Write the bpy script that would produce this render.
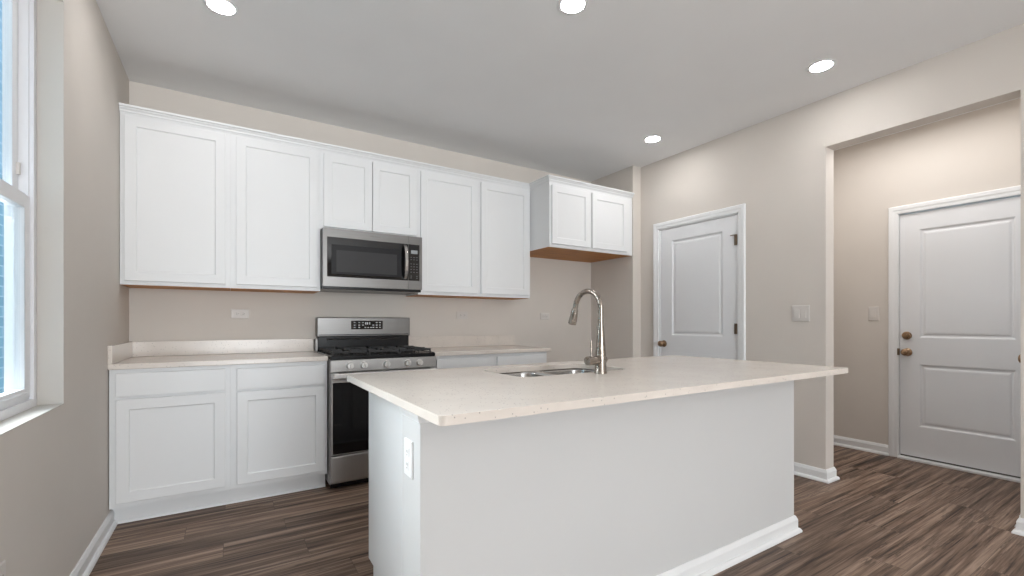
import bpy, bmesh, math, random
from math import sin, cos, pi, radians
from mathutils import Vector, Matrix
random.seed(7)
S = bpy.context.scene
C = S.collection
for o in list(bpy.data.objects): bpy.data.objects.remove(o)

# ------------------------------------------------------------------ camera
F_PX, HOR, TH, CAM_H = 451.63, 322.45, 0.5593, 1.1438
cd = bpy.data.cameras.new('camera'); cam = bpy.data.objects.new('camera', cd); C.objects.link(cam)
cd.sensor_fit = 'HORIZONTAL'; cd.sensor_width = 36.0
cd.lens = F_PX / 1024 * 36; cd.shift_y = (HOR - 288) / 1024; cd.clip_start = 0.02
cam.location = (0, 0, CAM_H); cam.rotation_euler = (pi/2, 0, -TH)
S.camera = cam

# ------------------------------------------------------------------ dimensions (metres)
XL, YB, XA, YJ, XR, ZC = -0.5655, 3.9044, 3.512, 3.272, 3.627, 2.755
YREAR = -6.0
YF, YT, YU = 3.290, 3.366, 3.590          # base face, toe kick, wall cabinet face
XH, HY0, HY1 = 4.8126, 0.62, 2.10         # hallway
YO1, YO2, ZO, XR2 = 1.5525, 0.611, 2.4035, 3.747
WY0, WY1, WZ0, WZ1 = 1.46, 2.50, 0.815, 2.435   # window opening
RWX = [(-0.45, 0.62), (0.70, 1.77)]                  # unseen rear windows, added for the fill lamps
RZ0, RZ1 = 0.15, 2.3

# ------------------------------------------------------------------ world, lights, exposure
W = bpy.data.worlds.new('sky'); S.world = W; W.use_nodes = True
bg = W.node_tree.nodes['Background']; bg.inputs[0].default_value = (0.50, 0.78, 1.0, 1); bg.inputs[1].default_value = 1.9
vs = S.view_settings
vs.view_transform = 'Standard'; vs.look = 'None'; vs.gamma = 1.0; vs.use_curve_mapping = False
vs.exposure = 0.15
LAMP = 108.0        # emission of each ceiling light's diffuser
def area(name, loc, rot, sx, sy, power, col, spread=180):
    l = bpy.data.lights.new(name, 'AREA'); l.shape = 'RECTANGLE'; l.size = sx; l.size_y = sy
    l.energy = power; l.color = col; l.spread = radians(spread)
    o = bpy.data.objects.new(name, l); C.objects.link(o); o.location = loc; o.rotation_euler = rot
    return o
for i, (a, b) in enumerate(RWX):          # fill lamps added at unseen rear windows: one level, one aimed at the ceiling
    area('rear_fill', ((a+b)/2, YREAR+0.08, (RZ0+RZ1)/2), (pi/2-radians(4), 0, 0), b-a, RZ1-RZ0, 46, (0.95, 0.98, 1.0), 120)
    area('rear_ceiling_fill', ((a+b)/2, YREAR+0.09, (RZ0+RZ1)/2), (pi/2+radians(40), 0, 0), b-a, RZ1-RZ0, 66, (0.95, 0.98, 1.0), 80)
# daylight coming down between the houses onto the left window
area('side_window_daylight', (XL-0.90, 3.30, 2.1), (0, -pi/2+radians(14), -radians(32)), 1.8, 1.5, 185, (0.95, 0.98, 1.0), 120)
# unseen lamp added to brighten the hallway, hidden above the opening
area('hall_fill', (4.20, 1.30, ZC-.03), (0, 0, 0), 0.6, 1.0, 10.5, (1.0, 0.99, 0.98))

# ------------------------------------------------------------------ materials
def nt(name):
    m = bpy.data.materials.new(name); m.use_nodes = True
    t = m.node_tree; return m, t, t.nodes['Principled BSDF']
def N(t, kind, **kw):
    n = t.nodes.new(kind)
    for k, v in kw.items():
        if k.startswith('_'): setattr(n, k[1:], v)
        else: n.inputs[k].default_value = v
    return n
def L(t, a, b): t.links.new(a, b)
def coords(t, scale=(1, 1, 1)):
    g = t.nodes.new('ShaderNodeNewGeometry')
    m = N(t, 'ShaderNodeMapping'); m.inputs['Scale'].default_value = scale
    L(t, g.outputs['Position'], m.inputs['Vector']); return m.outputs[0]
def ramp(t, src, stops):
    r = t.nodes.new('ShaderNodeValToRGB'); e = r.color_ramp.elements
    while len(e) < len(stops): e.new(0.5)
    for el, (p, c) in zip(e, stops): el.position = p; el.color = (*c, 1) if len(c) == 3 else c
    L(t, src, r.inputs[0]); return r.outputs[0]
def paint(name, col, rough=0.5, var=0.02, bump=0.02, scale=60, spec=0.5):
    m, t, b = nt(name)
    n = N(t, 'ShaderNodeTexNoise', Scale=3.0, Detail=3.0); L(t, coords(t), n.inputs['Vector'])
    lo = tuple(max(0, c*(1-var)) for c in col); hi = tuple(min(1, c*(1+var)) for c in col)
    L(t, ramp(t, n.outputs[0], [(0.3, lo), (0.7, hi)]), b.inputs['Base Color'])
    b.inputs['Roughness'].default_value = rough; b.inputs['Specular IOR Level'].default_value = spec
    if bump:
        n2 = N(t, 'ShaderNodeTexNoise', Scale=float(scale), Detail=4.0); L(t, coords(t), n2.inputs['Vector'])
        bp = N(t, 'ShaderNodeBump', Strength=bump, Distance=0.002); L(t, n2.outputs[0], bp.inputs['Height'])
        L(t, bp.outputs[0], b.inputs['Normal'])
    return m
def metal(name, col, rough=0.3, brushed=None):
    m, t, b = nt(name)
    b.inputs['Metallic'].default_value = 1.0
    n = N(t, 'ShaderNodeTexNoise', Scale=1.0, Detail=4.0)
    L(t, coords(t, brushed or (20, 20, 20)), n.inputs['Vector'])
    L(t, ramp(t, n.outputs[0], [(0.3, tuple(c*.93 for c in col)), (0.7, col)]), b.inputs['Base Color'])
    r = t.nodes.new('ShaderNodeMapRange'); r.inputs['To Min'].default_value = rough*.85; r.inputs['To Max'].default_value = rough*1.15
    L(t, n.outputs[0], r.inputs[0]); L(t, r.outputs[0], b.inputs['Roughness'])
    return m
def quartz(name, base, dark):
    m, t, b = nt(name)
    co = coords(t)
    n = N(t, 'ShaderNodeTexNoise', Scale=5.0, Detail=5.0, Roughness=0.6); L(t, co, n.inputs['Vector'])
    c1 = ramp(t, n.outputs[0], [(0.3, tuple(c*.95 for c in base)), (0.7, tuple(min(1, c*1.03) for c in base))])
    v = N(t, 'ShaderNodeTexVoronoi', Scale=170.0); L(t, co, v.inputs['Vector'])
    sep = t.nodes.new('ShaderNodeSeparateColor'); L(t, v.outputs['Color'], sep.inputs[0])
    g = N(t, 'ShaderNodeMath', _operation='GREATER_THAN'); g.inputs[1].default_value = 0.94; L(t, sep.outputs[0], g.inputs[0])
    d = N(t, 'ShaderNodeMath', _operation='LESS_THAN'); d.inputs[1].default_value = 0.35; L(t, v.outputs['Distance'], d.inputs[0])
    mu = N(t, 'ShaderNodeMath', _operation='MULTIPLY'); L(t, g.outputs[0], mu.inputs[0]); L(t, d.outputs[0], mu.inputs[1])
    fa = N(t, 'ShaderNodeMath', _operation='MULTIPLY'); fa.inputs[1].default_value = 0.6; L(t, mu.outputs[0], fa.inputs[0])
    mx = t.nodes.new('ShaderNodeMix'); mx.data_type = 'RGBA'; mx.inputs[7].default_value = (*dark, 1)
    L(t, c1, mx.inputs[6]); L(t, fa.outputs[0], mx.inputs[0]); L(t, mx.outputs[2], b.inputs['Base Color'])
    b.inputs['Roughness'].default_value = 0.22
    return m
def emit(name, col, s):
    m, t, b = nt(name); b.inputs['Base Color'].default_value = (*col, 1)
    b.inputs['Emission Color'].default_value = (*col, 1); b.inputs['Emission Strength'].default_value = s
    return m
def glass_mat():
    m = bpy.data.materials.new('window_glass'); m.use_nodes = True; t = m.node_tree; t.nodes.clear()
    o = t.nodes.new('ShaderNodeOutputMaterial'); mx = t.nodes.new('ShaderNodeMixShader')
    tr = t.nodes.new('ShaderNodeBsdfTransparent'); tr.inputs[0].default_value = (0.96, 0.975, 0.98, 1)
    gl = t.nodes.new('ShaderNodeBsdfGlossy'); gl.inputs['Roughness'].default_value = 0.02
    fr = t.nodes.new('ShaderNodeFresnel'); fr.inputs[0].default_value = 1.45
    ge = t.nodes.new('ShaderNodeNewGeometry'); sb = N(t, 'ShaderNodeMath', _operation='SUBTRACT'); sb.inputs[0].default_value = 1.0
    L(t, ge.outputs['Backfacing'], sb.inputs[1]); ml = N(t, 'ShaderNodeMath', _operation='MULTIPLY'); L(t, fr.outputs[0], ml.inputs[0]); L(t, sb.outputs[0], ml.inputs[1])
    L(t, ml.outputs[0], mx.inputs[0]); L(t, tr.outputs[0], mx.inputs[1]); L(t, gl.outputs[0], mx.inputs[2]); L(t, mx.outputs[0], o.inputs[0])
    return m
def floor_mat():
    m, t, b = nt('vinyl_plank')
    PW, PL = 0.165, 1.22
    g = t.nodes.new('ShaderNodeNewGeometry'); sp = t.nodes.new('ShaderNodeSeparateXYZ'); L(t, g.outputs['Position'], sp.inputs[0])
    def M(op, a, bb=None, c=None):
        n = N(t, 'ShaderNodeMath', _operation=op)
        for i, v in enumerate((a, bb, c)):
            if v is None: continue
            if isinstance(v, (int, float)): n.inputs[i].default_value = v
            else: L(t, v, n.inputs[i])
        return n.outputs[0]
    yv = M('DIVIDE', M('ADD', sp.outputs[1], 0.03), PW); row = M('FLOOR', yv)
    wn = N(t, 'ShaderNodeTexWhiteNoise', _noise_dimensions='1D'); L(t, row, wn.inputs['W'])
    xv = M('ADD', M('DIVIDE', sp.outputs[0], PL), M('MULTIPLY', wn.outputs['Value'], 7.0)); col = M('FLOOR', xv)
    cid = t.nodes.new('ShaderNodeCombineXYZ'); L(t, row, cid.inputs[0]); L(t, col, cid.inputs[1])
    w2 = N(t, 'ShaderNodeTexWhiteNoise', _noise_dimensions='3D'); L(t, cid.outputs[0], w2.inputs['Vector'])
    # grain coordinates, shifted per plank
    gx = M('ADD', M('MULTIPLY', sp.outputs[0], 0.85), M('MULTIPLY', w2.outputs['Value'], 40.0))
    gy = M('MULTIPLY', sp.outputs[1], 26.0)
    gv = t.nodes.new('ShaderNodeCombineXYZ'); L(t, gx, gv.inputs[0]); L(t, gy, gv.inputs[1]); L(t, M('MULTIPLY', w2.outputs['Value'], 9.0), gv.inputs[2])
    n1 = N(t, 'ShaderNodeTexNoise', Scale=1.0, Detail=5.0, Roughness=0.68, Distortion=0.35); L(t, gv.outputs[0], n1.inputs['Vector'])
    gv2 = t.nodes.new('ShaderNodeCombineXYZ'); L(t, M('MULTIPLY', gx, 3.5), gv2.inputs[0]); L(t, M('MULTIPLY', gy, 6.0), gv2.inputs[1]); L(t, w2.outputs['Value'], gv2.inputs[2])
    n2 = N(t, 'ShaderNodeTexNoise', Scale=1.0, Detail=4.0, Roughness=0.6); L(t, gv2.outputs[0], n2.inputs['Vector'])
    mixv = M('ADD', M('MULTIPLY', n1.outputs[0], 0.72), M('MULTIPLY', n2.outputs[0], 0.28))
    base = ramp(t, mixv, [(0.37, (0.026, 0.015, 0.010)), (0.44, (0.115, 0.074, 0.052)), (0.52, (0.225, 0.158, 0.118)), (0.64, (0.400, 0.305, 0.240))])
    tint = ramp(t, w2.outputs['Value'], [(0.0, (0.82, 0.78, 0.76)), (0.5, (1.0, 0.95, 0.92)), (1.0, (1.14, 1.08, 1.04))])
    mm = t.nodes.new('ShaderNodeMix'); mm.data_type = 'RGBA'; mm.blend_type = 'MULTIPLY'; mm.inputs[0].default_value = 1.0
    L(t, base, mm.inputs[6]); L(t, tint, mm.inputs[7])
    cv = t.nodes.new('ShaderNodeCombineXYZ'); L(t, M('MULTIPLY', gx, 0.9), cv.inputs[0]); L(t, M('MULTIPLY', gy, 0.55), cv.inputs[1]); L(t, M('MULTIPLY', w2.outputs['Value'], 31.0), cv.inputs[2])
    n3 = N(t, 'ShaderNodeTexNoise', Scale=1.0, Detail=6.0, Roughness=0.7, Distortion=1.2); L(t, cv.outputs[0], n3.inputs['Vector'])
    ridge = M('ABSOLUTE', M('SUBTRACT', n3.outputs[0], 0.5))
    cv2 = t.nodes.new('ShaderNodeCombineXYZ'); L(t, M('MULTIPLY', gx, 1.6), cv2.inputs[0]); L(t, M('MULTIPLY', sp.outputs[1], 5.0), cv2.inputs[1]); L(t, w2.outputs['Value'], cv2.inputs[2])
    n4 = N(t, 'ShaderNodeTexNoise', Scale=1.0, Detail=2.0); L(t, cv2.outputs[0], n4.inputs['Vector'])
    crack = M('MULTIPLY', ramp(t, ridge, [(0.0, (1, 1, 1)), (0.03, (0, 0, 0))]), ramp(t, n4.outputs[0], [(0.42, (0, 0, 0)), (0.56, (1, 1, 1))]))
    mk_ = t.nodes.new('ShaderNodeMix'); mk_.data_type = 'RGBA'; mk_.inputs[7].default_value = (0.045, 0.030, 0.022, 1)
    L(t, M('MULTIPLY', crack, 0.75), mk_.inputs[0]); L(t, mm.outputs[2], mk_.inputs[6]); mm = mk_
    # seams
    fy = M('FRACT', yv); fx = M('FRACT', xv)
    sy = M('LESS_THAN', M('MINIMUM', fy, M('SUBTRACT', 1.0, fy)), 0.010)
    sx = M('LESS_THAN', M('MINIMUM', fx, M('SUBTRACT', 1.0, fx)), 0.0012)
    seam = M('MULTIPLY', M('MAXIMUM', sy, sx), 0.55)
    m2 = t.nodes.new('ShaderNodeMix'); m2.data_type = 'RGBA'; m2.inputs[7].default_value = (0.04, 0.03, 0.025, 1)
    L(t, seam, m2.inputs[0]); L(t, mm.outputs[2], m2.inputs[6]); L(t, m2.outputs[2], b.inputs['Base Color'])
    rr = t.nodes.new('ShaderNodeMapRange'); rr.inputs['To Min'].default_value = 0.42; rr.inputs['To Max'].default_value = 0.6
    L(t, mixv, rr.inputs[0]); L(t, rr.outputs[0], b.inputs['Roughness'])
    b.inputs['Specular IOR Level'].default_value = 0.35
    bp = N(t, 'ShaderNodeBump', Strength=0.12, Distance=0.001); L(t, mixv, bp.inputs['Height']); L(t, bp.outputs[0], b.inputs['Normal'])
    return m
def brick_mat():
    m, t, b = nt('blue_brick')
    g = t.nodes.new('ShaderNodeNewGeometry'); sp = t.nodes.new('ShaderNodeSeparateXYZ'); L(t, g.outputs['Position'], sp.inputs[0])
    cv = t.nodes.new('ShaderNodeCombineXYZ'); L(t, sp.outputs[1], cv.inputs[0]); L(t, sp.outputs[2], cv.inputs[1])
    br = N(t, 'ShaderNodeTexBrick', Scale=1.0)
    br.inputs['Color1'].default_value = (0.20, 0.36, 0.44, 1); br.inputs['Color2'].default_value = (0.27, 0.45, 0.53, 1)
    br.inputs['Mortar'].default_value = (0.55, 0.68, 0.74, 1)
    br.inputs['Mortar Size'].default_value = 0.006; br.inputs['Brick Width'].default_value = 0.30; br.inputs['Row Height'].default_value = 0.10
    L(t, cv.outputs[0], br.inputs['Vector']); L(t, br.outputs[0], b.inputs['Base Color'])
    b.inputs['Roughness'].default_value = 0.9
    return m
def wood_mat():
    m, t, b = nt('raw_wood')
    n = N(t, 'ShaderNodeTexNoise', Scale=1.0, Detail=5.0, Distortion=0.6); L(t, coords(t, (3, 40, 40)), n.inputs['Vector'])
    L(t, ramp(t, n.outputs[0], [(0.3, (0.36, 0.125, 0.014)), (0.7, (0.60, 0.24, 0.03))]), b.inputs['Base Color'])
    b.inputs['Roughness'].default_value = 0.5
    return m
MT = dict(
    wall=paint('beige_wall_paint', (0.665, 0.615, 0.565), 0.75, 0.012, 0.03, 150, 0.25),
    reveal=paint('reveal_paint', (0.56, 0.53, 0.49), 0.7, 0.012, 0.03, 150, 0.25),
    ceil=paint('ceiling_paint', (0.86, 0.86, 0.86), 0.85, 0.01, 0.04, 120, 0.2),
    white=paint('cabinet_white', (0.77, 0.775, 0.78), 0.38, 0.006, 0.0),
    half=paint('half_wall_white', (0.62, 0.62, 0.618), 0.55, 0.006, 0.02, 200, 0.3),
    trim=paint('trim_white', (0.83, 0.835, 0.84), 0.35, 0.006, 0.0),
    door=paint('door_white', (0.78, 0.785, 0.80), 0.45, 0.01, 0.02, 90),
    vinyl=paint('window_vinyl', (0.84, 0.84, 0.86), 0.35, 0.006, 0.0),
    plate=paint('plate_plastic', (0.67, 0.63, 0.595), 0.4, 0.006, 0.0),
    wplate=paint('white_plastic', (0.86, 0.86, 0.86), 0.4, 0.006, 0.0),
    slot=paint('slot_dark', (0.12, 0.11, 0.10), 0.6, 0.01, 0.0),
    counter=quartz('counter_quartz', (0.72, 0.655, 0.595), (0.18, 0.16, 0.15)),
    steel=metal('brushed_steel', (0.20, 0.195, 0.19), 0.36, (3, 3, 260)),
    rsteel=metal('range_steel', (0.46, 0.45, 0.44), 0.42, (260, 3, 3)),
    kmetal=metal('knob_metal', (0.80, 0.79, 0.77), 0.35),
    steel2=metal('bright_steel', (0.55, 0.54, 0.53), 0.22),
    dsteel=metal('dark_steel', (0.22, 0.21, 0.21), 0.35),
    nickel=metal('brushed_nickel', (0.33, 0.29, 0.255), 0.27),
    bronze=metal('antique_brass', (0.36, 0.24, 0.15), 0.28),
    hinge=metal('hinge_bronze', (0.20, 0.15, 0.11), 0.4),
    black=paint('black_enamel', (0.010, 0.010, 0.011), 0.25, 0.05, 0.0, spec=0.3),
    glass_black=paint('black_glass', (0.006, 0.006, 0.007), 0.05, 0.05, 0.0, spec=0.55),
    mwin=paint('smoked_window', (0.050, 0.050, 0.052), 0.2, 0.05, 0.0, spec=0.2),
    mwin2=paint('smoked_window_border', (0.026, 0.026, 0.028), 0.18, 0.05, 0.0, spec=0.2),
    iron=paint('cast_iron', (0.025, 0.025, 0.026), 0.55, 0.1, 0.05, 200),
    mark=paint('white_print', (0.75, 0.76, 0.78), 0.5, 0.01, 0.0),
    markg=paint('grey_print', (0.22, 0.22, 0.23), 0.5, 0.01, 0.0),
    display=paint('display_grey', (0.30, 0.32, 0.33), 0.3, 0.01, 0.0),
    sticker=paint('sticker_white', (0.85, 0.85, 0.84), 0.5, 0.01, 0.0),
    lamp=emit('lamp_diffuser', (1.0, 0.99, 0.98), LAMP),
    glass=glass_mat(), floor=floor_mat(), brick=brick_mat(), wood=wood_mat(),
    ground=paint('ground_gravel', (0.25, 0.25, 0.24), 0.9, 0.2, 0.2, 20),
)

# ------------------------------------------------------------------ mesh helpers
class MB:
    """Collects vertices and faces; optional transform f maps local (u,v,w) to world."""
    def __init__(s, f=None): s.v = []; s.f = []; s.x = f
    def add(s, vs, fs):
        n = len(s.v)
        for p in vs: s.v.append(tuple(s.x(*p)) if s.x else tuple(p))
        s.f += [tuple(i+n for i in q) for q in fs]; return s
    def box(s, x0, x1, y0, y1, z0, z1):
        vs = [(x, y, z) for x in (x0, x1) for y in (y0, y1) for z in (z0, z1)]
        return s.add(vs, [(0,1,3,2),(4,6,7,5),(0,4,5,1),(2,3,7,6),(0,2,6,4),(1,5,7,3)])
    def loft(s, loops, cap0=False, cap1=True, closed=True):
        n = len(loops[0]); vs = [p for l in loops for p in l]; fs = []
        for k in range(len(loops)-1):
            for i in range(n if closed else n-1):
                j = (i+1) % n; fs.append((k*n+i, k*n+j, (k+1)*n+j, (k+1)*n+i))
        if cap0: fs.append(tuple(range(n-1, -1, -1)))
        if cap1: fs.append(tuple((len(loops)-1)*n+i for i in range(n)))
        return s.add(vs, fs)
    def rects(s, x0, x1, z0, z1, prof, cap0=False, cap1=True):
        """nested rectangles in the u,v plane; prof = list of (inset, w)"""
        return s.loft([[(x0+i, z0+i, w), (x1-i, z0+i, w), (x1-i, z1-i, w), (x0+i, z1-i, w)] for i, w in prof], cap0, cap1)
    def lathe(s, o, ax, prof, n=24):
        """prof = list of (radius, distance along ax)"""
        a = Vector(ax).normalized(); b = a.orthogonal().normalized(); c = a.cross(b); o = Vector(o)
        loops = [[tuple(o+a*h+(b*cos(2*pi*i/n)+c*sin(2*pi*i/n))*max(r, 1e-5)) for i in range(n)] for r, h in prof]
        return s.loft(loops, True, True)
    def tube(s, pts, rad, n=14):
        pts = [Vector(p) for p in pts]; m = len(pts)
        if not isinstance(rad, (list, tuple)): rad = [rad]*m
        tg = [(pts[min(i+1, m-1)]-pts[max(i-1, 0)]).normalized() for i in range(m)]
        u = tg[0].orthogonal().normalized(); loops = []
        for i in range(m):
            u = (u-tg[i]*u.dot(tg[i])).normalized(); w = tg[i].cross(u)
            loops.append([tuple(pts[i]+(u*cos(2*pi*k/n)+w*sin(2*pi*k/n))*rad[i]) for k in range(n)])
        return s.loft(loops, True, True)
def wloc(o):
    v = Vector((0, 0, 0))
    while o: v += o.location; o = o.parent
    return v
def obj(name, mb, mat, parent=None, bevel=0.0, smooth=False, loc=None):
    base = wloc(parent) if parent else Vector((0, 0, 0))
    off = Vector(loc) if loc is not None else base
    me = bpy.data.meshes.new(name)
    me.from_pydata([tuple(Vector(p)-off) for p in mb.v], [], mb.f)
    bm = bmesh.new(); bm.from_mesh(me); bmesh.ops.remove_doubles(bm, verts=bm.verts, dist=1e-6)
    bmesh.ops.recalc_face_normals(bm, faces=bm.faces); bm.to_mesh(me); bm.free()
    me.materials.append(MT[mat])
    o = bpy.data.objects.new(name, me); C.objects.link(o)
    o.location = off-base
    if parent: o.parent = parent
    if smooth:
        for p in me.polygons: p.use_smooth = True
        me.set_sharp_from_angle(angle=radians(40))
    if bevel:
        b = o.modifiers.new('bevel', 'BEVEL'); b.width = bevel; b.segments = 2; b.limit_method = 'ANGLE'; b.angle_limit = radians(40)
    return o
def thing(name, label, cat, loc, group=None):
    o = bpy.data.objects.new(name, None); C.objects.link(o); o.location = loc; o.empty_display_size = 0.05
    return tag(o, label, cat, group)
def tag(o, label, cat, group=None, kind=None):
    o['label'] = label; o['category'] = cat
    if group: o['group'] = group
    if kind: o['kind'] = kind
    return o
def struct(name, mb, mat, label=None, **k):
    o = obj(name, mb, mat, None, **k); o['kind'] = 'structure'
    if label: o['label'] = label
    return o
def rrect(x0, x1, y0, y1, r, z, n=6):
    out = []
    for cx, cy, a0 in ((x1-r, y1-r, 0), (x0+r, y1-r, pi/2), (x0+r, y0+r, pi), (x1-r, y0+r, 1.5*pi)):
        for i in range(n+1):
            a = a0+pi/2*i/n; out.append((cx+r*cos(a), cy+r*sin(a), z))
    return out
def plate_with_holes(outer, holes, z0, z1):
    bm = bmesh.new(); edges = []
    for lp in [outer]+holes:
        vs_ = [bm.verts.new((p[0], p[1], 0)) for p in lp]
        edges += [bm.edges.new((vs_[i], vs_[(i+1) % len(vs_)])) for i in range(len(vs_))]
    bmesh.ops.triangle_fill(bm, edges=edges, use_beauty=True)
    bm.verts.index_update(); V = [(v.co.x, v.co.y) for v in bm.verts]; Fs = [tuple(v.index for v in f.verts) for f in bm.faces]; bm.free()
    mb = MB(); n = len(V)
    mb.add([(x, y, z1) for x, y in V]+[(x, y, z0) for x, y in V], Fs+[tuple(i+n for i in reversed(f)) for f in Fs])
    for lp in [outer]+holes:
        k = len(lp)
        mb.add([(p[0], p[1], z1) for p in lp]+[(p[0], p[1], z0) for p in lp], [(i, (i+1) % k, k+(i+1) % k, k+i) for i in range(k)])
    return mb
def sweep(mb, path, prof, closed=False):
    """profile (out, z) swept along XY path; 'out' is to the right-hand side of travel"""
    P = [Vector(p) for p in path]; n = len(P); loops = []
    for i in range(n):
        a = (P[i]-P[i-1]).normalized() if (i > 0 or closed) else None
        b = (P[(i+1) % n]-P[i]).normalized() if (i < n-1 or closed) else None
        a = a or b; b = b or a
        na = Vector((a.y, -a.x)); nb = Vector((b.y, -b.x)); m = (na+nb).normalized(); m = m/max(0.2, m.dot(na))
        loops.append([(P[i].x+m.x*o, P[i].y+m.y*o, z) for o, z in prof])
    if closed: loops.append(loops[0])
    return mb.loft(loops, not closed, not closed)
BASE = [(0, 0), (0, .088), (.004, .088), (.007, .084), (.010, .076), (.014, .066), (.014, .022), (.020, .021), (.026, .015), (.029, .008), (.029, 0)]
def fS(y):  return lambda u, v, w: (u, y-w, v)       # surface facing -Y
def fN(y):  return lambda u, v, w: (u, y+w, v)       # facing +Y
def fW(x):  return lambda u, v, w: (x-w, u, v)       # facing -X
def fE(x):  return lambda u, v, w: (x+w, u, v)       # facing +X

# ------------------------------------------------------------------ room shell
T = 0.12
struct('floor', MB().box(XL-.2, XH+.2, YREAR-.2, YB+.2, -.1, 0), 'floor')
struct('ceiling', MB().box(XL-.3, XH+.2, YREAR-.2, YB+.2, ZC, ZC+.12), 'ceil')
wl = MB(); D = .160
wl.box(XL-D, XL, YREAR-T, WY0, 0, ZC); wl.box(XL-D, XL, WY1, YB+T, 0, ZC)
wl.box(XL-D, XL, WY0, WY1, 0, WZ0); wl.box(XL-D, XL, WY0, WY1, WZ1, ZC)
struct('wall_left', wl, 'wall')
struct('wall_back', MB().box(XL, XA, YB, YB+T, 0, ZC), 'wall')
# right: fridge-recess side wall, door wall, opening, pier
wr = MB()
wr.box(XA, XR+.0, YJ, YB+T, 0, ZC)
wr.box(XR, XR2, 3.035, YB+T, 0, ZC)
wr.box(XR, XR2, YO1, 2.205, 0, ZC)
wr.box(XR, XR2, 2.205, 3.035, 2.075, ZC)
wr.box(XR, XR2, YO2, YO1, ZO, ZC)
wr.box(XR, XR2, -1.2, YO2, 0, ZC)
struct('wall_right', wr, 'wall')
struct('wall_right_rear', MB().box(XR2, XR2+T, YREAR, -1.2, 0, ZC), 'wall')
rw = MB()
rw.box(XL, XR2+T, YREAR-T, YREAR, 0, RZ0); rw.box(XL, XR2+T, YREAR-T, YREAR, RZ1, ZC)
xs = [XL, RWX[0][0], RWX[0][1], RWX[1][0], RWX[1][1], XR2+T]
for a, b in ((xs[0], xs[1]), (xs[2], xs[3]), (xs[4], xs[5])): rw.box(a, b, YREAR-T, YREAR, RZ0, RZ1)
struct('wall_rear', rw, 'wall')
wh = MB(); EY0, EY1 = .692, 1.510
wh.box(XH, XH+T, EY1, HY1+T, 0, ZC); wh.box(XH, XH+T, HY0-T, EY0, 0, ZC); wh.box(XH, XH+T, EY0, EY1, 2.066, ZC)
struct('wall_hall', wh, 'wall')
struct('wall_hall_left', MB().box(XR2, XH, HY1, HY1+T, 0, ZC), 'wall')
wn = MB(); wn.box(XR2, 3.93, HY0-T, HY0, 0, ZC); wn.box(4.70, XH, HY0-T, HY0, 0, ZC); wn.box(3.93, 4.70, HY0-T, HY0, 2.066, ZC)
struct('wall_hall_right', wn, 'wall')
# pantry shell behind door
pc = MB(); pc.box(XR2, 4.6, 3.3, 3.3+.1, 0, ZC); pc.box(4.6, 4.7, HY1+T, 3.4, 0, ZC)
struct('wall_pantry', pc, 'wall')

# baseboards (right-hand side of travel faces the room)
struct('baseboard_left', sweep(MB(), [(XL, YREAR), (XL, YT-.004)], BASE), 'trim')
struct('baseboard_right', sweep(MB(), [(XR, 2.142), (XR, YO1), (XR2, YO1), (XR2, HY1), (XH, HY1), (XH, EY1+.062)], BASE), 'trim')
struct('baseboard_alcove', sweep(MB(), [(2.50, YB), (XA, YB), (XA, YJ), (XR, YJ), (XR, 3.098)], BASE), 'trim')
struct('baseboard_pier', sweep(MB(), [(3.862, HY0), (XR2, HY0), (XR2, YO2), (XR, YO2), (XR, -1.2)], BASE), 'trim')

# ------------------------------------------------------------------ doors
def panel_door(root, f, u0, u1, v0, v1, th, panels, flat=None):
    """moulded slab: stiles and rails with sunk, raised-field panels; front at w=0"""
    mb = MB(f)
    us = [u0, panels[0][0], panels[0][1], u1]
    mb.rects(us[0], us[1], v0, v1, [(0, -th), (0, 0)], True)
    mb.rects(us[2], us[3], v0, v1, [(0, -th), (0, 0)], True)
    vsn = [v0]
    for p in sorted(panels, key=lambda p: p[2]): vsn += [p[2], p[3]]
    vsn.append(v1)
    for k in range(0, len(vsn), 2): mb.rects(us[1], us[2], vsn[k], vsn[k+1], [(0, -th), (0, 0)], True)
    for a, b, c, d in panels:
        mb.rects(a, b, c, d, [(0, -th), (0, 0), (.006, -.002), (.014, -.010), (.026, -.011), (.036, -.005), (.046, -.0035)], True)
    return obj('door_panel', mb, 'door', root)
def casing(root, f, u0, u1, v1, w=.062, label=None, foot=0.0, skip_right=False):
    mb = MB(f); pr = [(0, 0), (0, .010), (.010, .012), (.024, .013), (.034, .017), (w-.006, .018), (w, .012), (w, 0)]
    # pr: (distance outward from opening, thickness)
    pts = [(u0, foot), (u0, v1), (u1, v1), (u1, foot)]
    loops = []
    for k, (u, v) in enumerate(pts):
        su = -1 if k < 2 else 1; sv = 1 if k in (1, 2) else 0
        loops.append([(u+su*d, v+sv*d, t) for d, t in pr])
    mb.loft(loops, True, True)
    return obj('door_casing', mb, 'trim', root)
def jamb(root, f, u0, u1, v1, depth, t=.018):
    mb = MB(f)
    mb.box(u0, u0+t, 0, v1, -depth, 0); mb.box(u1-t, u1, 0, v1, -depth, 0); mb.box(u0, u1, v1-t, v1, -depth, 0)
    return obj('door_jamb', mb, 'trim', root)
def knob(root, o, ax, name='door_knob', scale=1.0):
    k = scale
    return obj(name, MB().lathe(o, ax, [(.001, 0), (.033*k, .0), (.033*k, .004), (.028*k, .009), (.013*k, .012), (.011*k, .030), (.016*k, .036), (.026*k, .042), (.0295*k, .052), (.027*k, .062), (.018*k, .069), (.001, .071)], 28), 'bronze', root, smooth=True)
def hinge(root, x, y, z, f=None, h=.09):
    mb = MB().lathe((x-.006, y, z-h/2), (0, 0, 1), [(.001, 0), (.006, .001), (.006, h-.001), (.001, h)], 10)
    mb.box(x-.004, x, y, y+.022, z-h/2, z+h/2)
    return obj('hinge', mb, 'hinge', root)
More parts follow.
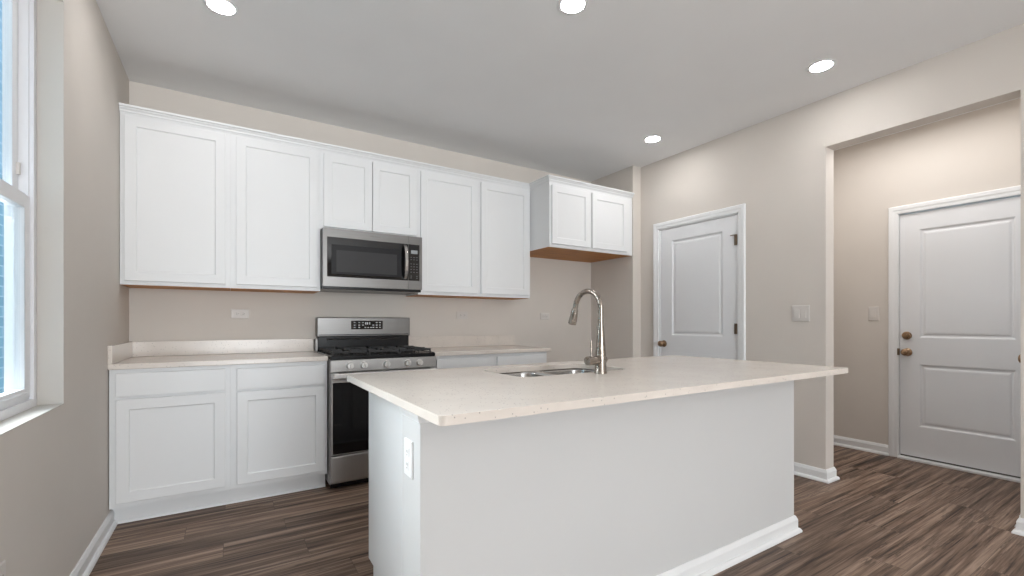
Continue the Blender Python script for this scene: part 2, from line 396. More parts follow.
# pantry door
d1 = bpy.data.objects.new('door_1', None); C.objects.link(d1); d1.location = (XR, 2.62, 0); d1['kind'] = 'structure'
d1['label'] = 'white two-panel door with bronze knob on the beige wall behind the island'
jamb(d1, fW(XR), 2.205, 3.035, 2.075, .118)
casing(d1, fW(XR), 2.205, 3.035, 2.068)
panel_door(d1, fW(XR-.001+.006), 2.226, 3.014, .010, 2.054, .035, [(2.352, 2.888, .24, .832), (2.352, 2.888, 1.018, 1.940)])
knob(d1, (XR+.005, 2.978, .936), (-1, 0, 0))
for z in (1.842, 1.09, .22): hinge(d1, XR+.002, 2.222, z)
st = MB(); st.box(XR-.010, XR-.001, 2.222, 2.262, 1.880, 1.888); st.lathe((XR-.006, 2.262, 1.884), (0, 1, 0), [(.001, 0), (.005, .002), (.005, .014), (.001, .016)], 10)
obj('hinge_stop', st, 'hinge', d1)
# entry door
d2 = bpy.data.objects.new('door_2', None); C.objects.link(d2); d2.location = (XH, 1.1, 0); d2['kind'] = 'structure'
d2['label'] = 'white two-panel entry door with brass knob and deadbolt at the end of the hall'
jamb(d2, fW(XH), EY0-.0, EY1, 2.066, .118, .006)
casing(d2, fW(XH), EY0, EY1+.0, 2.062, .064)
panel_door(d2, fW(XH+.012), EY0+.010, EY1-.008, .032, 2.054, .042, [(.832, 1.377, .282, .800), (.832, 1.377, 1.016, 1.915)])
obj('threshold', MB().box(XH-.045, XH+.10, EY0+.007, EY1-.007, .001, .019), 'trim', d2, .003)
obj('door_sweep', MB().box(XH+.018, XH+.050, EY0+.012, EY1-.010, .0195, .0315), 'slot', d2)
knob(d2, (XH+.012, 1.452, .895), (-1, 0, 0))
obj('deadbolt', MB().lathe((XH+.012, 1.455, 1.034), (-1, 0, 0), [(.001, 0), (.033, 0), (.033, .008), (.030, .016), (.022, .020), (.012, .021), (.012, .030), (.001, .031)], 28), 'bronze', d2, smooth=True)
obj('latch_plate', MB().box(XH-.012, XH+.004, EY1-.010, EY1+.004, .868, .924), 'hinge', d2)
# closet door beside the pier (only its knob shows past the opening)
d3 = bpy.data.objects.new('door_3', None); C.objects.link(d3); d3.location = (4.3, HY0, 0); d3['kind'] = 'structure'
d3['label'] = 'hall closet door behind the pier with only its knob showing'
jamb(d3, fN(HY0), 3.93, 4.70, 2.066, .118)
casing(d3, fN(HY0), 3.93, 4.70, 2.060, .055)
panel_door(d3, fN(HY0-.004), 3.951, 4.679, .010, 2.046, .035, [(4.07, 4.56, .24, .83), (4.07, 4.56, 1.018, 1.94)])
knob(d3, (4.02, HY0-.004, .927), (0, 1, 0))

# ------------------------------------------------------------------ windows
def window(name, f, u0, u1, v0, v1, rail, w0, label, wd=.075):
    """double-hung vinyl window; f maps (u,v,w) with w towards the room, front of frame at w0"""
    r = bpy.data.objects.new(name, None); C.objects.link(r); r['kind'] = 'structure'; r['label'] = label
    r.location = Vector(f((u0+u1)/2, v0, w0))
    fr = MB(f)
    def ring(mb, a, b, c, d, t, wa, wb):
        mb.box(a, a+t, c, d, wa, wb); mb.box(b-t, b, c, d, wa, wb); mb.box(a+t, b-t, c, c+t, wa, wb); mb.box(a+t, b-t, d-t, d, wa, wb)
    ring(fr, u0, u1, v0, v1, .032, w0-wd, w0)
    ring(fr, u0+.032, u1-.032, v0+.032, v1-.032, .008, w0-wd, w0-.012)
    ring(fr, u0+.040, u1-.040, v0+.040, v1-.040, .010, w0-wd, w0-.040)
    obj('window_frame', fr, 'vinyl', r, .0015)
    a, b = u0+.040, u1-.040
    lo = MB(f); t = .055
    lo.box(a, a+t, v0+.040, rail+.02, w0-.036, w0-.008); lo.box(b-t, b, v0+.040, rail+.02, w0-.036, w0-.008)
    lo.box(a+t, b-t, v0+.040, v0+.040+.040, w0-.036, w0-.008); lo.box(a+t, b-t, rail-.030, rail+.02, w0-.036, w0-.008)
    lo.box(a+.05, b-.05, v0+.058, v0+.066, w0-.008, w0-.001)
    s1 = obj('lower_sash', lo, 'vinyl', r, .002)
    obj('glass_pane', MB(f).box(a+t-.002, b-t+.002, v0+.078, rail-.028, w0-.026, w0-.020), 'glass', s1)
    lk = MB(f); lk.box((a+b)/2-.03, (a+b)/2+.03, rail+.02, rail+.034, w0-.034, w0-.010)
    obj('sash_lock', lk, 'vinyl', s1, .003)
    up = MB(f); a2, b2 = u0+.050, u1-.050; t = .045
    up.box(a2, a2+t, rail-.02, v1-.050, w0-.066, w0-.040); up.box(b2-t, b2, rail-.02, v1-.050, w0-.066, w0-.040)
    up.box(a2+t, b2-t, rail-.02, rail+.022, w0-.066, w0-.040); up.box(a2+t, b2-t, v1-.095, v1-.050, w0-.066, w0-.040)
    s2 = obj('upper_sash', up, 'vinyl', r, .002)
    obj('glass_pane', MB(f).box(a2+t-.002, b2-t+.002, rail+.020, v1-.093, w0-.056, w0-.050), 'glass', s2)
    tl = MB(f)
    for uu in (a+.012, b-.024): tl.box(uu, uu+.012, rail+.10, rail+.145, w0-.040, w0-.030)
    obj('tilt_latch', tl, 'plate', r, .001)
    return r
window('window_1', fE(XL), WY0, WY1, WZ0, WZ1, 1.605, -.077, 'white vinyl double-hung window in the left wall')
rv = MB()
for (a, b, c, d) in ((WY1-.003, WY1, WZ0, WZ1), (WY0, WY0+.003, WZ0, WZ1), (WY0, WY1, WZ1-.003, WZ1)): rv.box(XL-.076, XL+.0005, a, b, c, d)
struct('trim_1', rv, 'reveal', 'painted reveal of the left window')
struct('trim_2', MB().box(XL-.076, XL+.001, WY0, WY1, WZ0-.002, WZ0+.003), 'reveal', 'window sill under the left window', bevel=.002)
for i, (a, b) in enumerate(RWX):  # unseen windows, put in to carry the rear fill lamps
    window('window_%d' % (i+2), fN(YREAR), a, b, RZ0, RZ1, 1.25, -.02, 'unseen rear window behind the camera, added for the fill lamps', .07)
struct('trim_3', MB().box(XL-1.55, XL-1.33, YREAR-2, YB+16, -.6, 4.6), 'brick', 'blue-grey brick wall of the neighbouring house outside the window')
struct('ground', MB().box(-12, 12, YREAR-8, YB+18, -.7, -.6), 'ground')

# ------------------------------------------------------------------ cabinets
def cabinet(name, label, x0, x1, z0, z1, yf, yb, doors, drawers=(), toe=None, bottom='white', facing=-1, frame=True, cat='cabinet', group=None):
    """face at y=yf, back at yb; facing -1 looks to -Y"""
    f = fS(yf) if facing < 0 else fN(yf)
    dep = abs(yb-yf)
    r = thing(name, label, cat, ((x0+x1)/2, (yf+yb)/2, 0 if toe else z0), group)
    t = .016; zb = z0
    b = MB(f)
    b.box(x0, x0+t, zb, z1, -dep, -.019); b.box(x1-t, x1, zb, z1, -dep, -.019)
    b.box(x0+t, x1-t, zb+.012, z1-.001, -dep, -dep+.012)
    if not toe: b.box(x0+t, x1-t, z1-t, z1, -dep+.012, -.019)
    obj('cabinet_body', b, 'white', r)
    bo = obj('bottom_panel', MB(f).box(x0+(.001 if bottom == 'wood' else t), x1-(.001 if bottom == 'wood' else t), zb-(.002 if bottom == 'wood' else -.006), zb+(.0 if bottom == 'wood' else .02), -dep, -.019), bottom, r)
    if bottom == 'wood': bo['label'] = 'bare reddish-brown wooden underside'
    # face frame: stiles, rails
    ff = MB(f)
    cut = sorted([d for d in doors]+[d for d in drawers], key=lambda d: (d[0], d[2]))
    cols = sorted(set((round(d[0], 4), round(d[1], 4)) for d in cut))
    xsn = [x0]
    for a, c in cols: xsn += [a+.012, c-.012]
    xsn.append(x1)
    for k in range(0, len(xsn), 2):
        if xsn[k+1]-xsn[k] > .003: ff.box(xsn[k], xsn[k+1], zb, z1, -.019, 0)
    for a, c in cols:
        it = sorted([(d[2], d[3]) for d in cut if abs(d[0]-a) < .002])
        zz = [zb]
        for p, q_ in it: zz += [p+.010, q_-.010]
        zz.append(z1)
        for k in range(0, len(zz), 2): ff.box(a+.012, c-.012, zz[k], zz[k+1], -.019, 0)
    obj('face_frame', ff, 'white', r)
    for a, c, p, q_ in doors:
        m = MB(f).rects(a, c, p, q_, [(0, .001), (0, .0185), (.0015, .020), (.056, .020), (.058, .018), (.059, .0125), (.064, .011)], True)
        obj('door', m, 'white', r)
    for a, c, p, q_ in drawers:
        m = MB(f).rects(a, c, p, q_, [(0, .001), (0, .0185), (.0015, .020)], True)
        obj('drawer_front', m, 'white', r)
    if toe:
        tk = MB(f).box(x0-.0002, x1+.0002, 0.001, zb-.0005, -toe-.014, -toe)
        tk.box(x0+.001, x0+.017, .001, zb-.0005, -dep, -toe-.014); tk.box(x1-.017, x1-.001, .001, zb-.0005, -dep, -toe-.014)
        obj('toe_kick', tk, 'white', r)
        obj('shoe_moulding', MB(f).add([(x, v, w) for x in (x0-.0002, x1+.0002) for v, w in ((.001, -toe), (.001, -toe+.012), (.008, -toe+.010), (.014, -toe+.003), (.014, -toe))], [(0, 1, 6, 5), (1, 2, 7, 6), (2, 3, 8, 7), (3, 4, 9, 8), (4, 0, 5, 9), (0, 1, 2, 3, 4), (5, 6, 7, 8, 9)]), 'trim', r)
    return r
ZU0, ZU1 = 1.376, 2.440
B = YB-.002
GU = 'wall cabinets along the back wall'
cabinet('wall_cabinet', 'tall white wall cabinet at the left corner, widest door of the upper row', XL+.002, .006, ZU0, ZU1, YU, B, [(-.541, -.020, 1.400, 2.402)], bottom='wood')
cabinet('wall_cabinet', 'tall white wall cabinet directly left of the microwave', .0065, .5715, ZU0, ZU1, YU, B, [(.039, .553, 1.402, 2.402)], bottom='wood')
cabinet('wall_cabinet', 'short white two-door wall cabinet above the microwave', .572, 1.3265, 1.838, ZU1, YU, B, [(.594, .946, 1.856, 2.400), (.951, 1.307, 1.856, 2.400)])
cabinet('wall_cabinet', 'tall white wall cabinet directly right of the microwave', 1.327, 1.8975, ZU0, ZU1, YU, B, [(1.346, 1.872, 1.402, 2.400)], bottom='wood')
cabinet('wall_cabinet', 'tall white wall cabinet at the right end of the row, beside the deeper short cabinet', 1.898, 2.450, ZU0, ZU1, YU, B, [(1.912, 2.428, 1.402, 2.400)], bottom='wood')
YG = 3.280
cabinet('wall_cabinet', 'deep short white two-door cabinet over the refrigerator space, wooden underside showing', 2.4515, XA-.003, 1.830, ZU1, YG, B, [(2.470, 2.920, 1.858, 2.388), (2.953, 3.424, 1.858, 2.388)], bottom='wood')
CR = [(0, 2.418), (.004, 2.418), (.006, 2.424), (.012, 2.430), (.014, 2.438), (.022, 2.446), (.024, 2.452), (.034, 2.454), (.036, 2.466), (0, 2.466)]
cr = obj('crown_moulding', sweep(MB(), [(XL+.002, YU-.0005), (2.451, YU-.0005), (2.451, YG-.0005), (XA-.003, YG-.0005)], CR), 'white')
tag(cr, 'white stepped crown moulding along the tops of the wall cabinets', 'moulding')
# base cabinets
ZB0, ZB1 = .110, .8825
cabinet('base_cabinet', 'white base cabinet in the left corner with one drawer and one door', XL+.004, .0065, ZB0, ZB1, YF, B, [(-.531, -.019, .139, .714)], [(-.531, -.019, .730, .860)], toe=.076)
cabinet('base_cabinet', 'white base cabinet immediately left of the range with one drawer and one door', .007, .567, ZB0, ZB1, YF, B, [(.040, .550, .139, .712)], [(.040, .550, .727, .857)], toe=.076)
cabinet('base_cabinet', 'white base cabinet immediately right of the range, seen above the island', 1.342, 1.884, ZB0, ZB1, YF, B, [(1.362, 1.862, .139, .712)], [(1.362, 1.862, .727, .857)], toe=.076)
cabinet('base_cabinet', 'white base cabinet at the right end of the back counter', 1.8845, 2.428, ZB0, ZB1, YF, B, [(1.905, 2.402, .139, .712)], [(1.905, 2.402, .727, .857)], toe=.076)
def countertop(label, x0, x1, left_splash, sx1):
    r = thing('countertop', label, 'countertop', ((x0+x1)/2, (YF+YB)/2, .884))
    obj('counter_slab', MB().box(x0, x1, YF-.030, B, .8835, .914), 'counter', r, .003)
    obj('backsplash', MB().box(x0, sx1, B-.020, B, .9145, 1.016), 'counter', r, .002)
    if left_splash: obj('side_splash', MB().box(x0, x0+.020, YF-.028, B-.0205, .9145, 1.016), 'counter', r, .002)
countertop('beige quartz countertop left of the range with splash on two walls', XL+.001, .568, True, .568)
countertop('beige quartz countertop right of the range with a short backsplash', 1.341, 2.460, False, 2.460)

# ------------------------------------------------------------------ range
RX0, RX1, RY = .5755, 1.3325, 3.215     # RY = front plane of the door and panel
rg = thing('gas_range', 'stainless steel gas range with black oven door between the base cabinets', 'stove', ((RX0+RX1)/2, 3.5, 0))
bd = MB(); bd.box(RX0, RX1, RY+.045, 3.895, .040, .895)
obj('range_body', bd, 'rsteel', rg, .002)
obj('cooktop', MB().box(RX0+.002, RX1-.002, RY+.010, 3.80, .893, .914), 'black', rg, .004)
for a_, b_ in ((RX0, RX0+.010), (RX1-.010, RX1)): obj('side_trim', MB().box(a_, b_, RY+.02, 3.80, .914, .919), 'steel2', rg, .001)
for x in (RX0+.05, RX1-.05):
    for y in (RY+.09, 3.84): obj('levelling_foot', MB().lathe((x, y, 0.001), (0, 0, 1), [(.001, 0), (.018, 0), (.018, .012), (.010, .014), (.010, .041), (.001, .041)], 12), 'black', rg)
# control panel
obj('control_panel', MB().box(RX0, RX1, RY, RY+.044, .806, .887), 'rsteel', rg, .004)
obj('panel_gap', MB().box(RX0+.003, RX1-.003, RY+.014, RY+.044, .887, .8935), 'black', rg)
for kx in (.702, .796, .954, 1.108, 1.200):
    kb = obj('control_knob', MB().lathe((kx, RY, .846), (0, -1, 0), [(.001, 0), (.026, 0), (.026, .004), (.023, .006), (.022, .020), (.020, .024), (.001, .024)], 28), 'kmetal', rg, smooth=True)
    obj('knob_grip', MB().box(kx-.004, kx+.004, RY-.034, RY-.023, .829, .863), 'kmetal', kb, .003)
# oven door
od = MB(f := fS(RY))
od.rects(RX0+.003, RX1-.003, .243, .800, [(0, -.044), (0, -.003), (.003, 0), (.014, 0)], True, False)
od.box(RX0+.012, RX1-.012, .250, .790, -.030, -.006)
od.box(RX0+.004, RX1-.004, .735, .799, -.02, .0005)
dr = obj('oven_door', od, 'rsteel', rg)
obj('oven_glass', MB(fS(RY)).box(RX0+.014, RX1-.014, .252, .735, -.010, .0015), 'glass_black', dr, .002)
hd = MB(fS(RY))
hd.box(RX0+.012, RX1-.012, .764, .800, .036, .058)
for x in (RX0+.012, RX1-.050): hd.box(x, x+.038, .758, .803, 0.0, .050)
obj('oven_handle', hd, 'kmetal', dr, .006)
obj('storage_drawer', MB(fS(RY)).rects(RX0+.003, RX1-.003, .058, .236, [(0, -.044), (0, -.004), (.004, 0), (.012, .001)], True), 'rsteel', rg)
obj('plinth', MB().box(RX0+.01, RX1-.01, RY+.05, RY+.08, .012, .055), 'black', rg)
# backguard
bgd = MB(); bgd.box(RX0+.008, RX1+.005, 3.815, 3.895, 1.030, 1.185)
bk = obj('backguard', bgd, 'steel', rg, .006)
obj('backguard_groove', MB().box(RX0+.02, RX1-.012, 3.8135, 3.816, 1.041, 1.048), 'black', bk)
obj('backguard_base', MB().box(RX0+.014, RX1-.002, 3.826, 3.895, .9145, 1.031), 'black', rg, .004)
obj('vent_trim', MB().box(RX0+.08, RX1-.08, 3.818, 3.827, 1.004, 1.016), 'glass_black', rg, .001)
obj('end_bracket', MB().box(RX0-.004, RX0+.010, 3.80, 3.895, .920, 1.012), 'steel', rg)
cp = obj('display_panel', MB().box(.842, 1.098, 3.8125, 3.816, 1.088, 1.158), 'glass_black', bk)
def mark(name, x0, x1, z0, z1, y, h, mat, parent): obj(name, MB(fS(y)).box(x0, x1, z0, z1, 0, h), mat, parent)
for cx in (.868, .905, .935, 1.020, 1.048, 1.075):
    for cz in (1.143, 1.122, 1.103):
        if (cx, cz) in ((.935, 1.103), (1.020, 1.143)): continue
        mark('button_mark', cx-.007, cx+.007, cz-.003, cz+.003, 3.8125, .0006, 'mark', bk)
for cx in (.958, .972, .990): mark('clock_digit', cx-.004, cx+.004, 1.127, 1.146, 3.8125, .0006, 'mark', bk)
for cx in (.955, .978, 1.001): mark('button_mark', cx-.006, cx+.006, 1.099, 1.105, 3.8125, .0006, 'mark', bk)
# grates and burners
gz = .945
for gi, (a, b) in enumerate(((RX0+.020, RX0+.262), (RX0+.266, RX1-.266), (RX1-.262, RX1-.020))):
    g = MB(); y0, y1 = RY+.055, 3.79; w = .010
    for z0_, z1_ in ((gz-.014, gz),):
        g.box(a, b, y0, y0+w, z0_, z1_); g.box(a, b, y1-w, y1, z0_, z1_); g.box(a, a+w, y0, y1, z0_, z1_); g.box(b-w, b, y0, y1, z0_, z1_)
        g.box(a, b, (y0+y1)/2-w/2, (y0+y1)/2+w/2, z0_, z1_)
        cx = (a+b)/2
        for yy in ((y0*3+y1)/4, (y0+3*y1)/4):
            g.box(a, cx-.03, yy-w/2, yy+w/2, z0_, z1_+.004); g.box(cx+.03, b, yy-w/2, yy+w/2, z0_, z1_+.004)
            g.box(cx-w/2, cx+w/2, yy-.13, yy-.03, z0_, z1_+.004); g.box(cx-w/2, cx+w/2, yy+.03, yy+.13, z0_, z1_+.004)
    for xx in (a, b-w):
        for yy in (y0, (y0+y1)/2-w/2, y1-w): g.box(xx, xx+w, yy, yy+w, .9145, gz-.012)
    obj('grate', g, 'iron', rg, .002)
for (x, y, r_) in ((RX0+.14, RY+.19, .045), (RX0+.14, RY+.44, .036), ((RX0+RX1)/2, RY+.315, .050), (RX1-.14, RY+.19, .040), (RX1-.14, RY+.44, .045)):
    obj('burner', MB().lathe((x, y, .914), (0, 0, 1), [(.001, 0), (r_*1.1, 0), (r_*1.0, .009), (r_*.85, .010), (r_*.85, .014), (r_*.78, .018), (.001, .018)], 24), 'black', rg, smooth=True)

# ------------------------------------------------------------------ microwave
MX0, MX1, MY, MZ0, MZ1 = .574, 1.3245, 3.490, 1.408, 1.832
mw = thing('microwave', 'stainless over-the-range microwave mounted under the short wall cabinet', 'microwave', ((MX0+MX1)/2, 3.7, 1.385))
obj('microwave_case', MB().box(MX0+.002, MX1-.002, MY+.032, B, 1.412, 1.834), 'dsteel', mw, .002)
obj('bottom_grille', MB().box(MX0+.004, MX1-.004, MY+.012, B-.02, 1.388, 1.4115), 'black', mw, .003)
XS = 1.208
df = MB(fS(MY))
# door frame (ring) and the strip round the controls
def ringf(mb, a, b, c, d, ia, ib, ic, id_, w0, w1):
    mb.box(a, b, id_, d, w0, w1); mb.box(a, b, c, ic, w0, w1); mb.box(a, ia, ic, id_, w0, w1); mb.box(ib, b, ic, id_, w0, w1)
ringf(df, MX0, XS, MZ0, MZ1, MX0+.028, XS-.001, 1.478, 1.768, -.030, 0)
md = obj('microwave_door', df, 'steel', mw, .002)
obj('door_glass', MB(fS(MY)).box(MX0+.0285, XS-.001, 1.4785, 1.7675, -.026, -.002), 'glass_black', md)
obj('window_border', MB(fS(MY)).box(MX0+.058, XS-.055, 1.500, 1.716, -.004, -.0012), 'mwin2', md)
obj('window_screen', MB(fS(MY)).box(MX0+.092, XS-.090, 1.516, 1.676, -.003, -.0004), 'mwin', md)
hp = []; rad = []
for i in range(15):
    t_ = i/14; z = 1.486+(1.762-1.486)*t_
    hp.append((1.180, MY-.004-.046*sin(pi*t_)**.55 if 0 < t_ < 1 else MY-.001, z)); rad.append(.0135)
hm = MB()
loops = []
for (x, y, z) in hp: loops.append([(x-.014, y+.006, z), (x-.012, y-.006, z), (x+.012, y-.006, z), (x+.014, y+.006, z)])
hm.loft(loops, True, True)
obj('door_handle', hm, 'steel2', md, .003)
cf = MB(fS(MY))
ringf(cf, XS+.002, MX1, MZ0, MZ1, XS+.003, MX1-.022, 1.478, 1.768, -.030, 0)
cpn = obj('control_frame', cf, 'steel', mw, .002)
kp = obj('keypad', MB(fS(MY)).box(XS+.0035, MX1-.0225, 1.4785, 1.7675, -.026, -.001), 'glass_black', mw)
obj('display', MB(fS(MY)).box(1.232, 1.286, 1.694, 1.722, -.002, .0002), 'display', kp)
for i in range(3):
    for j, z in enumerate((1.665, 1.646, 1.612, 1.590, 1.568, 1.546, 1.515, 1.500)):
        if j in (6, 7) and i == 1: continue
        mark('key_mark', 1.228+i*.024, 1.238+i*.024, z-.002, z+.002, MY-.0, .0004, 'markg', mw)
def text_mesh(body, size, f, u, v, mat, parent, name='logo', th=.0008):
    c = bpy.data.curves.new(name, 'FONT'); c.body = body; c.size = size; c.align_x = 'CENTER'; c.align_y = 'CENTER'; c.resolution_u = 3
    o = bpy.data.objects.new('tmp', c); C.objects.link(o)
    me = bpy.data.meshes.new_from_object(o); bpy.data.objects.remove(o)
    mb = MB(f); mb.add([(p.co.x+u, p.co.y+v, th) for p in me.vertices], [tuple(q.vertices) for q in me.polygons])
    return obj(name, mb, mat, parent)
text_mesh('Whirlpool', .019, fS(MY), .948, 1.800, 'slot', md)

# ------------------------------------------------------------------ island
IX0, IX1, IY0, IY1 = .4378, 2.6603, 1.0305, 2.0854      # counter outline
BX0, BX1, BY = .479, 2.6225, 1.277                      # half wall
hw = thing('island_half_wall', 'white painted half wall forming the front of the kitchen island', 'island', ((BX0+BX1)/2, BY+.08, 0))
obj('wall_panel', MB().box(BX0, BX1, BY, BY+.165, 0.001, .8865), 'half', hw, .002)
obj('island_baseboard', sweep(MB(), [(BX0, BY), (BX1, BY), (BX1, BY+.165)], BASE), 'trim', hw)
TR = [(0, .846), (.004, .846), (.006, .853), (.010, .862), (.013, .874), (.016, .8865), (0, .8865)]
obj('top_moulding', sweep(MB(), [(BX0, BY+.165), (BX0, BY), (BX1, BY), (BX1, BY+.165)], TR), 'trim', hw)
CX0, CY1 = .519, 2.015
G = 'island cabinets'
def icab(x0, x1, label, doors, drawers): return cabinet('island_cabinet', label, x0, x1, .110, .8865, CY1, BY+.167, doors, drawers, toe=.076, facing=1)
icab(CX0, .9595, 'white island cabinet at the left end, side panel facing the window', [(CX0+.016, .944, .139, .714)], [(CX0+.016, .944, .730, .860)])
icab(.960, 1.76, 'white sink base cabinet in the middle of the island', [(.980, 1.357, .139, .860), (1.362, 1.740, .139, .860)], [])
icab(1.761, 2.60, 'white island cabinet at the right end nearest the pantry door', [(1.780, 2.178, .139, .714), (2.184, 2.582, .139, .714)], [(1.780, 2.178, .730, .860), (2.184, 2.582, .730, .860)])
SX0, SX1, SY0, SY1 = 1.032, 1.672, 1.572, 1.960
top = plate_with_holes(rrect(IX0, IX1, IY0, IY1, .020, 0), [rrect(SX0, SX1, SY0, SY1, .075, 0, 8)], .888, .914)
it = obj('island_countertop', top, 'counter', None, .0025, loc=((IX0+IX1)/2, (IY0+IY1)/2, .888))
tag(it, 'pale speckled quartz island countertop with an undermount sink cut-out', 'countertop')
# sink
sk = thing('sink', 'stainless double-bowl undermount sink set in the island countertop', 'sink', ((SX0+SX1)/2, (SY0+SY1)/2, .68))
xm = 1.352
b1 = (SX0-.004, xm-.012, SY0-.004, SY1+.004); b2 = (xm+.012, SX1+.004, SY0-.004, SY1+.004)
rim = plate_with_holes(rrect(SX0-.028, SX1+.028, SY0-.028, SY1+.028, .09, 0, 8), [rrect(*b1, .070, 0, 6), rrect(*b2, .070, 0, 6)], .8845, .8872)
obj('sink_rim', rim, 'steel2', sk)
for bb in (b1, b2):
    lp = []
    for ins, z, r_ in ((0, .8872, .070), (.002, .874, .068), (.010, .72, .062), (.020, .700, .055), (.045, .690, .040)):
        lp.append(rrect(bb[0]+ins, bb[1]-ins, bb[2]+ins, bb[3]-ins, r_, z, 6))
    bo = MB().loft(lp, False, True)
    o = obj('sink_bowl', bo, 'steel2', sk, smooth=True)
    so = o.modifiers.new('thick', 'SOLIDIFY'); so.thickness = .0012; so.offset = 1
    cxx, cyy = (bb[0]+bb[1])/2, (bb[2]+bb[3])/2
    obj('drain', MB().lathe((cxx, cyy, .691), (0, 0, 1), [(.001, 0), (.042, 0), (.042, .003), (.034, .003), (.030, .001), (.001, .001)], 24), 'nickel', o, smooth=True)
# faucet
fx, fy, fz = 1.425, 1.520, .9142
fa = thing('faucet', 'tall brushed-nickel gooseneck pull-down faucet behind the island sink', 'faucet', (fx, fy, fz))
obj('faucet_base', MB().lathe((fx, fy, fz), (0, 0, 1), [(.001, 0), (.0285, 0), (.0285, .004), (.0270, .008), (.0235, .09), (.0165, .185), (.0150, .205), (.0145, .215), (.001, .215)], 32), 'nickel', fa, smooth=True)
pts = []; R0 = .077; dirx, diry = -.12, .993     # direction of the spout
zc = fz+.385-R0-.010
for i in range(6): pts.append((0, fz+.21+(zc-fz-.21)*i/6))
for i in range(19):
    a = pi-(pi*.95)*i/18; pts.append((R0+R0*cos(a), zc+R0*sin(a)))
_d = Vector((pts[-1][0]-pts[-2][0], pts[-1][1]-pts[-2][1])).normalized(); pts.append((pts[-1][0]+_d.x*.016, pts[-1][1]+_d.y*.016))
def sp(p): return (fx+dirx*p[0], fy+diry*p[0], p[1])
obj('spout', MB().tube([sp(p) for p in pts], .0125, 18), 'nickel', fa, smooth=True)
e = pts[-1]; e2 = pts[-2]; dv = Vector((e[0]-e2[0], e[1]-e2[1])).normalized()
hp = [(e[0]+dv.x*d, e[1]+dv.y*d) for d in (-.002, .004, .006, .035, .070, .077)]
hd_ = obj('spray_head', MB().tube([sp(p) for p in hp], [.0130, .0145, .0165, .0180, .0195, .0175], 20), 'nickel', fa, smooth=True)
q0 = sp((hp[3][0]+.018, hp[3][1])); q1 = sp((hp[4][0]+.020, hp[4][1]))
obj('spray_button', MB().tube([q0, q1], [.006, .007], 10), 'black', hd_, smooth=True)
hx = Vector((-1, -.10, 0)).normalized()
zc2 = fz+.060
o0 = Vector((fx, fy, zc2))
hn = obj('handle_barrel', MB().lathe(tuple(o0), tuple(hx), [(.001, -.026), (.018, -.026), (.0205, -.022), (.0205, .084), (.0185, .090), (.001, .090)], 28), 'nickel', fa, smooth=True)
pb = o0+hx*.062
obj('handle_lever', MB().tube([tuple(pb), tuple(pb+Vector((0, 0, .090)))], [.0042, .0042], 10), 'nickel', hn, smooth=True)

# ------------------------------------------------------------------ outlets and switches
def outlet(label, f, u, v, horiz=True, mat='plate', loc=None, group='wall outlets'):
    a, b = (.0575, .035) if horiz else (.035, .0575)
    c = f(u, v, 0)
    r = thing('wall_outlet', label, 'outlet', c, group)
    obj('cover_plate', MB(f).rects(u-a, u+a, v-b, v+b, [(0, 0.0004), (0, .003), (.003, .0055)], True), mat, r)
    for s_ in (-1, 1):
        du, dv = (s_*.020, 0) if horiz else (0, s_*.020)
        k = obj('receptacle', MB(f).rects(u+du-.0145, u+du+.0145, v+dv-.0145, v+dv+.0145, [(0, .005), (0, .0068), (.002, .0075)], True), mat, r)
        m = MB(f)
        if horiz: m.box(u+du-.005, u+du+.004, v+dv+.004, v+dv+.006, .0072, .0078); m.box(u+du-.005, u+du+.004, v+dv-.006, v+dv-.004, .0072, .0078); m.box(u+du+.007, u+du+.011, v+dv-.002, v+dv+.002, .0072, .0078)
        else: m.box(u+du-.006, u+du-.004, v+dv-.003, v+dv+.006, .0072, .0078); m.box(u+du+.004, u+du+.006, v+dv-.003, v+dv+.006, .0072, .0078); m.box(u+du-.002, u+du+.002, v+dv-.011, v+dv-.007, .0072, .0078)
        obj('slots', m, 'slot', k)
    return r
outlet('beige horizontal outlet on the back wall above the left countertop', fS(YB-.0004), .067, 1.208)
outlet('beige horizontal outlet on the back wall above the right countertop', fS(YB-.0004), 1.881, 1.212)
outlet('beige horizontal outlet on the back wall in the refrigerator space', fS(YB-.0004), 2.858, 1.210)
outlet('white upright outlet on the end of the island half wall', fW(BX0-.0004), 1.372, .719, False, 'wplate')
outlet('pale upright outlet low on the left wall under the window', fE(XL+.0004), 1.893, .385, False, 'plate')
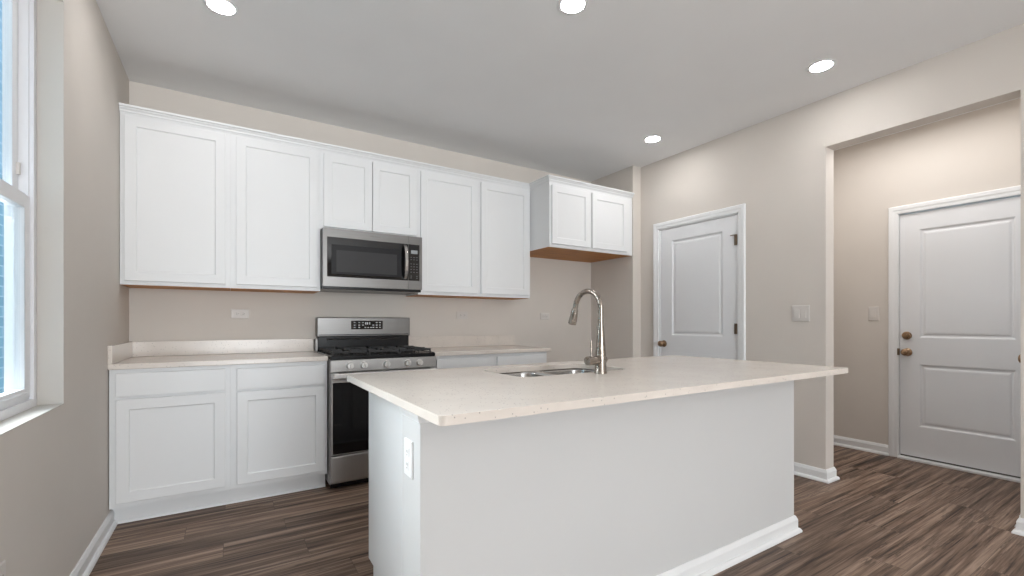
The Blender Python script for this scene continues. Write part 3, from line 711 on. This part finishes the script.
def switch(label, f, u, v, gangs):
    a = .035+.023*(gangs-1)+.004; b = .060
    r = thing('light_switch', label, 'switch', f(u, v, 0), None)
    obj('cover_plate', MB(f).rects(u-a, u+a, v-b, v+b, [(0, .0004), (0, .003), (.003, .0055)], True), 'plate', r)
    for g in range(gangs):
        uu = u+(g-(gangs-1)/2)*.046
        m = MB(f).add([(uu-.016, v-.033, .005), (uu+.016, v-.033, .005), (uu+.016, v+.033, .005), (uu-.016, v+.033, .005),
                       (uu-.016, v-.033, .011), (uu+.016, v-.033, .011), (uu+.016, v+.033, .0062), (uu-.016, v+.033, .0062)],
                      [(0, 1, 2, 3), (4, 5, 6, 7), (0, 1, 5, 4), (2, 3, 7, 6), (1, 2, 6, 5), (0, 3, 7, 4)])
        obj('rocker', m, 'plate', r)
switch('two-gang rocker switch plate between the pantry door and the hall opening', fW(XR-.0004), 1.718, 1.212, 2)
switch('single rocker switch plate on the hall wall beside the entry door', fW(XH-.0004), 1.680, 1.222, 1)

# ------------------------------------------------------------------ ceiling lights
PL = [(-.035, 2.735, 'recessed ceiling light nearest the window, above the left base cabinets'),
      (1.474, 1.775, 'recessed ceiling light directly above the kitchen island'),
      (3.154, 1.375, 'recessed ceiling light closest to the hall opening'),
      (3.154, 2.708, 'smallest-looking recessed ceiling light, in front of the pantry door')]
proto = None
def copy_tree(o, parent=None):
    c = o.copy(); C.objects.link(c); c.parent = parent
    for ch in list(o.children): copy_tree(ch, c)
    return c
for i, (x, y, lab) in enumerate(PL):
    if proto is None:
        r = thing('recessed_light', lab, 'ceiling light', (x, y, ZC), 'recessed ceiling lights')
        n = 48; prof = [(.060, .0005), (.080, .0005), (.079, .002), (.070, .0035), (.062, .0035), (.060, .003)]
        loops = [[(x+r_*cos(2*pi*k/n), y+r_*sin(2*pi*k/n), ZC-h) for k in range(n)] for r_, h in prof]; loops.append(loops[0])
        obj('trim_ring', MB().loft(loops, False, False), 'trim', r, smooth=True)
        obj('diffuser', MB().lathe((x, y, ZC-.001), (0, 0, -1), [(.001, 0), (.0595, 0), (.0595, .0026), (.001, .004)], 40), 'lamp', r, smooth=True)
        proto = r
    else:
        r = copy_tree(proto); r.location = (x, y, ZC); r['label'] = lab
